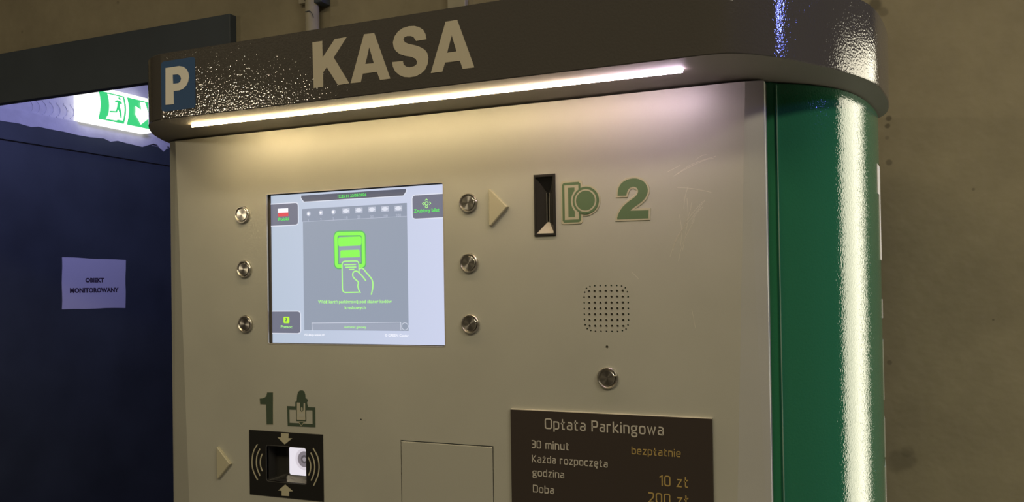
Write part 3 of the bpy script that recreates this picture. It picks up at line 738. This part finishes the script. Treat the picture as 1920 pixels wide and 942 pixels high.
back = [(465, 540), (495, 530), (520, 540), (560, 590), (625, 665), (648, 720), (650, 780), (640, 840), (628, 892)]
for hp in (hand, back):
    strokes('screen_pictogram', SCREENP, [(smooth_loop(curve_px(hp), 3, False), False)], .0015, h3, h4, C_NL, disp)

# --- push buttons
def push_button(u, v, label, r=.0109):
    a, b = FRONT.survey(u, v); c = FRONT.at(a, b, 0)
    ring = lathe_y('push_button', c, [(r, -.001), (r, .0026), (r-.0009, .0036), (r-.0014, .0036), (.0081, .0016), (.0081, .001)], STEEL_RING, PM)
    ring['label'] = label
    cap = lathe_y('button_cap', (0, 0, 0), [(.0079, .0005), (.0079, .0026), (.0074, .0030), (.0070, .0030)], STEEL, None, 48)
    cap.parent = ring
    nt = strokes('button_notch', Plane((0, 0, 0), (1, 0, 0), (0, 0, 1)), [([(.0080, .0026), (.0106, .0036)], False)], .0011, .0030, .0040, WHITE_VINYL, None); nt.parent = ring
    nt['label'] = 'small bright notch at the rim'
    return ring
push_button(456, 403, 'round steel push button left of the display, uppermost'); push_button(459.5, 505, 'round steel push button left of the display, middle'); push_button(461.5, 608, 'round steel push button left of the display, lowest')
push_button(879, 381, 'round steel push button right of the display, uppermost'); push_button(880.5, 493.5, 'round steel push button right of the display, middle'); push_button(883, 608, 'round steel push button right of the display, lowest')
push_button(1140, 709, 'round steel help button below the speaker holes', .0112)

# --- pointing triangles
tr = S(FRONT, [(395, 238), (632, 460), (430, 702), (402, 702)], ccs)
x0_, z0_ = tr[0]
o = plate('pointer_triangle', FRONT, [[(tr[0][0], tr[0][1]), (tr[0][0], tr[3][1]), (tr[0][0]+.0022, tr[3][1]), (tr[1][0], tr[1][1]+.0), (tr[0][0]+.0015, tr[0][1])]], 0, .0045, STICK, PM, bevel=.0009); tag(o, 'raised cream triangle pointing at the coin slot')
ca = crop(380, 720, 4.243)
tr = S(FRONT, [(125, 500), (235, 635), (140, 758), (125, 752)], ca)
o = plate('pointer_triangle', FRONT, [[(tr[0][0], tr[0][1]), (tr[0][0], tr[3][1]), (tr[0][0]+.0022, tr[3][1]), (tr[1][0], tr[1][1]), (tr[0][0]+.0015, tr[0][1])]], 0, .0040, STICK, PM, bevel=.0009); tag(o, 'raised cream triangle pointing at the card reader')

# --- coin slot
slot = plate('coin_slot', FRONT, [[(tx0, tz0), (tx1, tz0), (tx1, tz1), (tx0, tz1)], [(tx0+.0022, tz0+.0028), (tx0+.0022, tz1-.0028), (tx1-.0022, tz1-.0028), (tx1-.0022, tz0+.0028)]], -.003, .0022, BLACK_GLOSS, PM, bevel=.0008)
tag(slot, 'black coin slot bezel')
ix0, ix1, iz0, iz1 = tx0+.0022, tx1-.0022, tz0+.0028, tz1-.0028
mx0 = (ix0+ix1)/2-.0002; mx1 = mx0+.0024; mz0 = iz0+.0125; mz1 = iz1-.0165; dp = -.0075
def fq(name, pts, m_): return link(name, [FRONT.at(*p) for p in pts], [(0, 1, 2, 3)], m_, slot)
o = fq('slot_ramp', [(ix0, iz0, .0005), (ix1, iz0, .0005), (mx1, mz0, dp), (mx0, mz0, dp)], RAMP); tag(o, 'sloping foot of the coin funnel, painted pale for the light on it')
fq('slot_cheek', [(ix0, iz0, .0005), (mx0, mz0, dp), (mx0, mz1, dp), (ix0, iz1, .0005)], BLACK_GLOSS)
fq('slot_cheek', [(ix1, iz0, .0005), (ix1, iz1, .0005), (mx1, mz1, dp), (mx1, mz0, dp)], BLACK_GLOSS)
fq('slot_hood', [(ix0, iz1, .0005), (mx0, mz1, dp), (mx1, mz1, dp), (ix1, iz1, .0005)], BLACK)
fq('slot_gap', [(mx0-.001, mz0, dp-.004), (mx1+.001, mz0, dp-.004), (mx1+.001, mz1, dp-.004), (mx0-.001, mz1, dp-.004)], DARK)
strokes('slot_lip', FRONT, [([(mx0-.0001, mz0), (mx0-.0001, mz1)], False), ([(mx1+.0003, mz0), (mx1+.0003, mz1)], False)], .0009, dp-.004, dp+.0012, STEEL_RING, slot)

# --- numerals and symbols on stickers
c2 = crop(1045, 325, 8.974)
two = S(FRONT, smooth_loop([(1175, 320), (1205, 262), (1255, 233), (1310, 234), (1350, 262), (1362, 310), (1340, 365), (1290, 415), (1200, 480), (1110, 560), (1045, 655), (1012, 750)], 3, False)+[(1010, 780), (1535, 760), (1540, 622), (1235, 632)]+smooth_loop([(1250, 610), (1300, 570), (1400, 500), (1480, 420), (1520, 330), (1522, 260), (1490, 180), (1430, 125), (1340, 92), (1250, 92), (1160, 120), (1080, 175), (1035, 250), (1020, 330)], 3, False)+[(1018, 382), (1160, 378)], c2)
def sticker_of(name, lp, grow, label):
    o = plate(name, FRONT, [inset(lp, -grow)], 0, .0007, STICK, PM, bevel=.0002); tag(o, label); return o
st = sticker_of('numeral_sticker', two, .0019, 'green numeral 2 on a cream sticker')
plate('numeral', FRONT, [two], .0007, .0009, STGREEN, st)
# coin symbol
rect = S(FRONT, [(85, 160), (392, 152), (405, 828), (92, 832)], c2); rx0 = (rect[0][0]+rect[3][0])/2; rx1 = (rect[1][0]+rect[2][0])/2; rz1 = (rect[0][1]+rect[1][1])/2; rz0 = (rect[2][1]+rect[3][1])/2
cc = FRONT.survey(*c2(480, 462)); px_ = FRONT.survey(*c2(705, 455))[0]-cc[0]; R1 = px_
def union_outline(g):
    """outline of the upright plate and the coin beside it, grown by g"""
    x0, x1, z0, z1 = rx0-g, rx1+g, rz0-g, rz1+g; R = R1+g*.9
    out = [(x1, z0), ]
    dz = math.sqrt(max(0, R*R-(x1-cc[0])**2)); a0 = math.atan2(-dz, x1-cc[0]); a1 = math.atan2(dz, x1-cc[0])
    out = [(x0+.002, z0), (x1-.002, z0), (x1, z0+.002)]
    out += [(cc[0]+R*math.cos(a0+(a1-a0)*i/26), cc[1]+R*math.sin(a0+(a1-a0)*i/26)) for i in range(27)]
    out += [(x1, z1-.002), (x1-.002, z1), (x0+.002, z1), (x0, z1-.002), (x0, z0+.002)]
    return out
cstk = plate('coin_sticker', FRONT, [union_outline(.0018)], 0, .0007, STICK, PM, bevel=.0002); tag(cstk, 'green coin symbol on a cream sticker beside the slot')
plate('coin_symbol_ground', FRONT, [union_outline(0)], .0007, .0009, STGREEN, cstk)
ir = S(FRONT, [(125, 208), (358, 196), (365, 782), (130, 786)], c2)
plate('coin_symbol_frame', FRONT, [[((ir[0][0]+ir[3][0])/2, (ir[2][1]+ir[3][1])/2), (ir[1][0], (ir[2][1]+ir[3][1])/2), (ir[1][0], (ir[0][1]+ir[1][1])/2), ((ir[0][0]+ir[3][0])/2, (ir[0][1]+ir[1][1])/2)]], .0009, .0010, STICK, cstk)
ib = S(FRONT, [(185, 248), (290, 244), (302, 742), (192, 744)], c2)
plate('coin_symbol_bar', FRONT, [[((ib[0][0]+ib[3][0])/2, ib[3][1]), (ib[2][0], ib[3][1]), (ib[2][0], ib[0][1]), ((ib[0][0]+ib[3][0])/2, ib[0][1])]], .0010, .0011, STGREEN, cstk)
for rr_, hh, mm_ in ((R1*1.10, .0012, STICK), (R1*.97, .0013, STGREEN), (R1*.82, .0014, STICK), (R1*.71, .0015, STGREEN)):
    # the outermost pale ring only shows where the coin overlaps the plate
    if hh == .0012:
        a = [i for i in range(40)]; lp = [(cc[0]+rr_*math.cos(2*math.pi*i/40), cc[1]+rr_*math.sin(2*math.pi*i/40)) for i in a]
        lp = [(min(x, ir[1][0]), z) for x, z in lp]
        lp2 = [lp[0]]
        for p in lp[1:]:
            if abs(p[0]-lp2[-1][0])+abs(p[1]-lp2[-1][1]) > 1e-6: lp2.append(p)
        plate('coin_symbol_ring', FRONT, [lp2], .0010, hh, mm_, cstk)
    else: plate('coin_symbol_ring', FRONT, [circ(cc[0], cc[1], rr_, 40)], hh-.0001, hh, mm_, cstk)
# numeral 1 and card symbol
c1 = crop(480, 725, 10.47)
one = S(FRONT, [(222, 118), (335, 118), (335, 748), (210, 748), (200, 355), (85, 350), (75, 240), (140, 232), (185, 212), (208, 180)], c1)
st1 = plate('numeral_sticker', FRONT, [inset(one, -.0005)], 0, .0002, mat('sticker_film', (.43, .42, .35), .4), PM); tag(st1, 'dark green numeral 1 above the card reader')
plate('numeral', FRONT, [one], .0002, .0003, STGREEN_D, st1)
hd = plate('card_symbol', FRONT, [S(FRONT, [(612, 385), (770, 393), (800, 290), (812, 170), (830, 105), (870, 78), (915, 78), (950, 100), (968, 160), (972, 232), (1005, 245), (1020, 280), (1002, 320), (1022, 405), (1165, 412), (1168, 803), (625, 780)], c1), S(FRONT, [(655, 455), (660, 715), (1115, 738), (1110, 470)], c1)], 0, .0003, STGREEN_D, PM)
tag(hd, 'dark green sticker of a finger pushing a card')
plate('card_symbol_arm', FRONT, [S(FRONT, [(775, 440), (775, 300), (1000, 300), (1025, 460), (985, 470), (990, 685), (795, 680), (790, 440)], c1)], .0003, .0004, STGREEN_D, hd)
plate('card_symbol_card', FRONT, [S(FRONT, [(808, 318), (868, 322), (868, 470), (905, 505), (935, 470), (940, 325), (968, 328), (972, 662), (808, 655)], c1)], .0004, .0005, bpy.data.materials['sticker_film'], hd)
plate('card_symbol_stripe', FRONT, [S(FRONT, [(832, 532), (950, 538), (950, 602), (832, 596)], c1)], .0005, .0006, PANEL, hd)
plate('card_symbol_nail', FRONT, [circ(*FRONT.survey(*c1(903, 445)), .0013, 12, .0026)], .0004, .0005, bpy.data.materials['sticker_film'], hd)
plate('card_symbol_tip', FRONT, [S(FRONT, [(830, 690), (960, 695), (892, 785)], c1)], .0003, .0005, STICK, hd)
plate('card_symbol_tip', FRONT, [S(FRONT, [(848, 695), (940, 700), (892, 768)], c1)], .0005, .0006, STGREEN_D, hd)

# --- code reader
wx = S(FRONT, [(270, 235), (765, 262), (768, 718), (268, 685)], csc)
wx0 = (wx[0][0]+wx[3][0])/2; wx1 = (wx[1][0]+wx[2][0])/2; wz1 = (wx[0][1]+wx[1][1])/2; wz0 = (wx[2][1]+wx[3][1])/2
win = rr(wx0, wz0, wx1, wz1, .003, 4)
rd = plate('code_reader', FRONT, [[(qx0, qz0), (qx1, qz0), (qx1, qz1), (qx0, qz1)], win], -.003, .0012, BLACK, PM, bevel=.0005)
tag(rd, 'black code reader plate with lit window')
RB = Plane((0, .018, UP), (1, 0, 0), (0, 0, 1))
V = [FRONT.at(x, z, 0) for x, z in win]+[FRONT.at(x, z, -.018) for x, z in win]; n = len(win)
link('reader_recess', V, [(i, n+i, n+(i+1) % n, (i+1) % n) for i in range(n)], BLACK_GLOSS, rd)
tag(strokes('recess_rim', FRONT, [(win, True)], .0008, .0010, .0014, mat('rim_dark_grey', (.07, .07, .068), .3), rd), 'thin dark grey rim of the reader window')  # rim a little paler than the black plate
plate('reader_back', RB, [[(wx0-.02, wz0-.01), (wx1+.03, wz0-.01), (wx1+.03, wz1+.01), (wx0-.02, wz1+.01)]], -.001, 0, BLACK_GLOSS, rd)
lx = [RB.survey(*csc(*p)) for p in [(552, 250), (760, 262), (760, 612), (556, 598)]]
lx0 = (lx[0][0]+lx[3][0])/2; lz1 = lx[0][1]; lz0 = lx[3][1]
lw = plate('reader_light', RB, [rr(lx0, lz0, wx1+.022, lz1, .003, 4)], 0, .001, glow('reader_white', (232, 226, 234), 1.0), rd); tag(lw, 'white lit reader window')
cl_ = RB.survey(*csc(742, 408))
for r1_, mm_, hh in ((.0135, glow('lens_halo', (214, 206, 214), 1.0), .0011), (.0098, glow('lens_outer', (128, 120, 126)), .0012), (.0052, glow('lens_mid', (92, 86, 90)), .0013), (.0026, glow('lens_core', (150, 142, 148)), .0014)):
    plate('reader_lens', RB, [circ(cl_[0], cl_[1], r1_, 28)], .001, hh, mm_, rd)
for pts in ([(455, 82), (548, 88), (545, 145), (592, 148), (500, 222), (410, 135), (455, 135)], [(505, 722), (600, 805), (553, 807), (552, 865), (462, 860), (462, 800), (418, 795)]):
    plate('reader_arrow', FRONT, [S(FRONT, pts, csc)], .0012, .0016, STICK, rd)
for pts in ([(160, 222), (112, 310), (93, 430), (106, 545), (162, 665)], [(190, 278), (155, 360), (147, 460), (162, 540), (193, 612)], [(220, 340), (202, 390), (195, 450), (203, 505), (222, 555)],
            [(790, 382), (815, 440), (822, 500), (815, 560), (795, 607)], [(822, 325), (858, 410), (872, 500), (860, 590), (828, 672)], [(852, 270), (905, 370), (926, 490), (912, 610), (858, 735)]):
    strokes('reader_wave', FRONT, [(smooth_loop(S(FRONT, pts, csc), 4, False), False)], .0015, .0012, .0016, STICK, rd)

# --- tariff plate
sg = S(SIGNP, [(957, 768), (1335, 786.5)]); gz = (sg[0][1]+sg[1][1])/2
ts = plate('tariff_plate', SIGNP, [[(sg[0][0], gz-.30), (sg[1][0], gz-.30), (sg[1][0], gz), (sg[0][0], gz)]], -.003, 0, SIGN, PM)
tag(ts, 'dark brown tariff plate headed Opłata Parkingowa')
plate('plate_edge', SIGNP, [[(sg[0][0], gz), (sg[1][0], gz), (sg[1][0], gz+.0007), (sg[0][0], gz+.0007)]], -.003, 0, SIGN_EDGE, ts)
squaretext('tariff_lettering', SIGNP, 'Opłata Parkingowa', 1021.5, 804.8, 1244.8, 784.6, 1.38, TXT_W, ts)
squaretext('tariff_lettering', SIGNP, '30 minut', 996.3, 840.6, 1067.4, 825.8, 1.38, TXT_W, ts)
squaretext('tariff_lettering', SIGNP, 'Każda rozpoczęta', 997.4, 867.2, 1139.6, 852.6, 1.48, TXT_W, ts)
squaretext('tariff_lettering', SIGNP, 'godzina', 998.5, 893.0, 1058.1, 878.6, 1.48, TXT_W, ts)
squaretext('tariff_lettering', SIGNP, 'Doba', 999.3, 923.6, 1039, 909.4, 1.38, TXT_W, ts)
squaretext('tariff_lettering', SIGNP, 'bezpłatnie', 1184.1, 852.0, 1276.6, 836.8, 1.48, TXT_Y, ts)
squaretext('tariff_lettering', SIGNP, '10 zł', 1235.5, 911.2, 1291.3, 891.4, 1.38, TXT_Y, ts)
squaretext('tariff_lettering', SIGNP, '200 zł', 1214.8, 943.0, 1292.4, 923.2, 1.38, TXT_Y, ts)

# ------------------------------------------------------------------ exit sign on the corridor wall
ex = thing('exit_sign', (-2.33, 1.9, Z(.78)), 'glowing green and white emergency exit sign above the dark door', 'exit sign')
gw = glow('exit_white', (255, 255, 250), 1.7); gg = glow('exit_green', (60, 200, 120), 1.15); gd = glow('exit_dark_line', (110, 160, 130), .9)
y0e, y1e, z0e, z1e = 1.690, 2.045, .7745, .9250
prof = [(0, z0e), (.060, z0e), (.066, z0e+.012)]
for i in range(1, 10):
    t = i/10; prof.append((.066+.014*math.sin(math.pi*t), z0e+.012+(z1e-z0e-.024)*t))
prof += [(.066, z1e-.012), (.060, z1e), (0, z1e)]
V = [(-2.354+x, y, Z(z)) for y in (y0e, y1e) for x, z in prof]; n = len(prof)
F = [(i, n+i, n+(i+1) % n, (i+1) % n) for i in range(n)]+[tuple(range(n))[::-1][::-1], tuple(range(n, 2*n))[::-1]]
o = link('sign_housing', V, F, gw, ex); tag(o, 'glowing white housing')
def bulge(z):
    t = (z-z0e-.012)/(z1e-z0e-.024); return .066+.014*math.sin(math.pi*min(max(t, 0), 1))-.064
def curved_plate(name, lp, h, m_):
    zs = [p[1] for p in lp]; ys = [p[0] for p in lp]
    # subdivide the outline so that it follows the curved face
    pts = []
    for i in range(len(lp)):
        a = Vector(lp[i]); b = Vector(lp[(i+1) % len(lp)]); k = max(1, int((b-a).length/.008))
        pts += [tuple(a+(b-a)*q/k) for q in range(k)]
    V_, F_ = tess([pts]+[])
    vs = [EXITP.at(v[0], v[1], bulge(v[1])+h) for v in V_]
    return link(name, vs, [tuple(f) for f in F_], m_, ex)
def grid_plate(name, ya, yb, za, zb_, h, m_, nz=10):
    V = []; F = []
    for i in range(nz+1):
        z = za+(zb_-za)*i/nz; V += [EXITP.at(ya, z, bulge(z)+h), EXITP.at(yb, z, bulge(z)+h)]
    for i in range(nz): F.append((2*i, 2*i+1, 2*i+3, 2*i+2))
    return link(name, V, F, m_, ex)
gz0, gz1 = .7875, .9065
grid_plate('sign_field', 1.752, 1.884, gz0, gz1, .0008, gg); grid_plate('sign_field', 1.899, 2.030, gz0, gz1, .0008, gg)
grid_plate('pictogram_doorway', 1.795, 1.874, gz0+.012, gz1-.006, .0016, gw)
ce = crop(150, 150, 8.564)
def es(pts): return [EXITP.survey(*ce(*p)) for p in pts]
off = lambda pts: [(p[0]-.012, p[1]) for p in pts]
man = es([(512, 345), (560, 335), (600, 345), (625, 375), (620, 395), (590, 385), (585, 440), (605, 500), (632, 605), (618, 615), (585, 525), (560, 470), (545, 525), (435, 520), (430, 505), (530, 510), (545, 440), (560, 370), (520, 355)])
curved_plate('pictogram_runner', inset(man, -.0012), .0030, gg)
hc = es([(602, 305)])[0]; curved_plate('pictogram_runner', circ(hc[0], hc[1], .0062, 12), .0024, gg)
curved_plate('pictogram_doorway', es([(400, 605), (430, 540), (445, 560), (590, 640), (560, 655), (400, 625)]), .0026, gw)
arw = es([(925, 355), (1010, 370), (1030, 520), (1075, 600), (945, 722), (830, 560), (835, 425), (925, 490)])
curved_plate('sign_arrow', arw, .0055, gw)

# ------------------------------------------------------------------ paper notice taped to the dark door
pq = Plane((-2.354+.0052, 0, UP), (0, 1, 0), (0, 0, 1))
pc = [pq.survey(*p) for p in [(116, 482.5), (235.3, 488), (234.8, 577.5), (116, 580.5)]]
pe = []
for i in range(4):
    a = Vector(pc[i]); b = Vector(pc[(i+1) % 4])
    for k in range(6):
        t = k/6; w_ = .0012*math.sin(t*math.pi*3+i); nrm = Vector((-(b-a).y, (b-a).x)).normalized(); pe.append(tuple(a+(b-a)*t+nrm*w_))
nt_ = plate('paper_notice', pq, [pe], 0, .0012, PAPER, back=True)
tag(nt_, 'white paper notice reading OBIEKT MONITOROWANY on the dark door', 'notice')
PQ2 = Plane((-2.354+.0066, 0, UP), (0, 1, 0), (0, 0, 1))
cpn = crop(60, 440, 4.71)
def wtext(body, x0, x1, yb, yt):
    a, b = PQ2.survey(*cpn(x0, yb)); a2, _ = PQ2.survey(*cpn(x1, yb)); _, b2 = PQ2.survey(*cpn(x0, yt))
    o = typeset('notice_lettering', PQ2, body, 0, 0, (b2-b)/.72, 0, INK, nt_, 'LEFT', 1, .0012)
    ys = [v.co.y for v in o.data.vertices]; k = (a2-a)/(max(ys)-min(ys)); m0 = min(ys)
    for v in o.data.vertices: v.co.y = a+(v.co.y-m0)*k; v.co.z += b; v.co.x = PQ2.o.x+.0003
wtext('OBIEKT', 472, 636, 422, 384); wtext('MONITOROWANY', 335, 765, 515, 474)
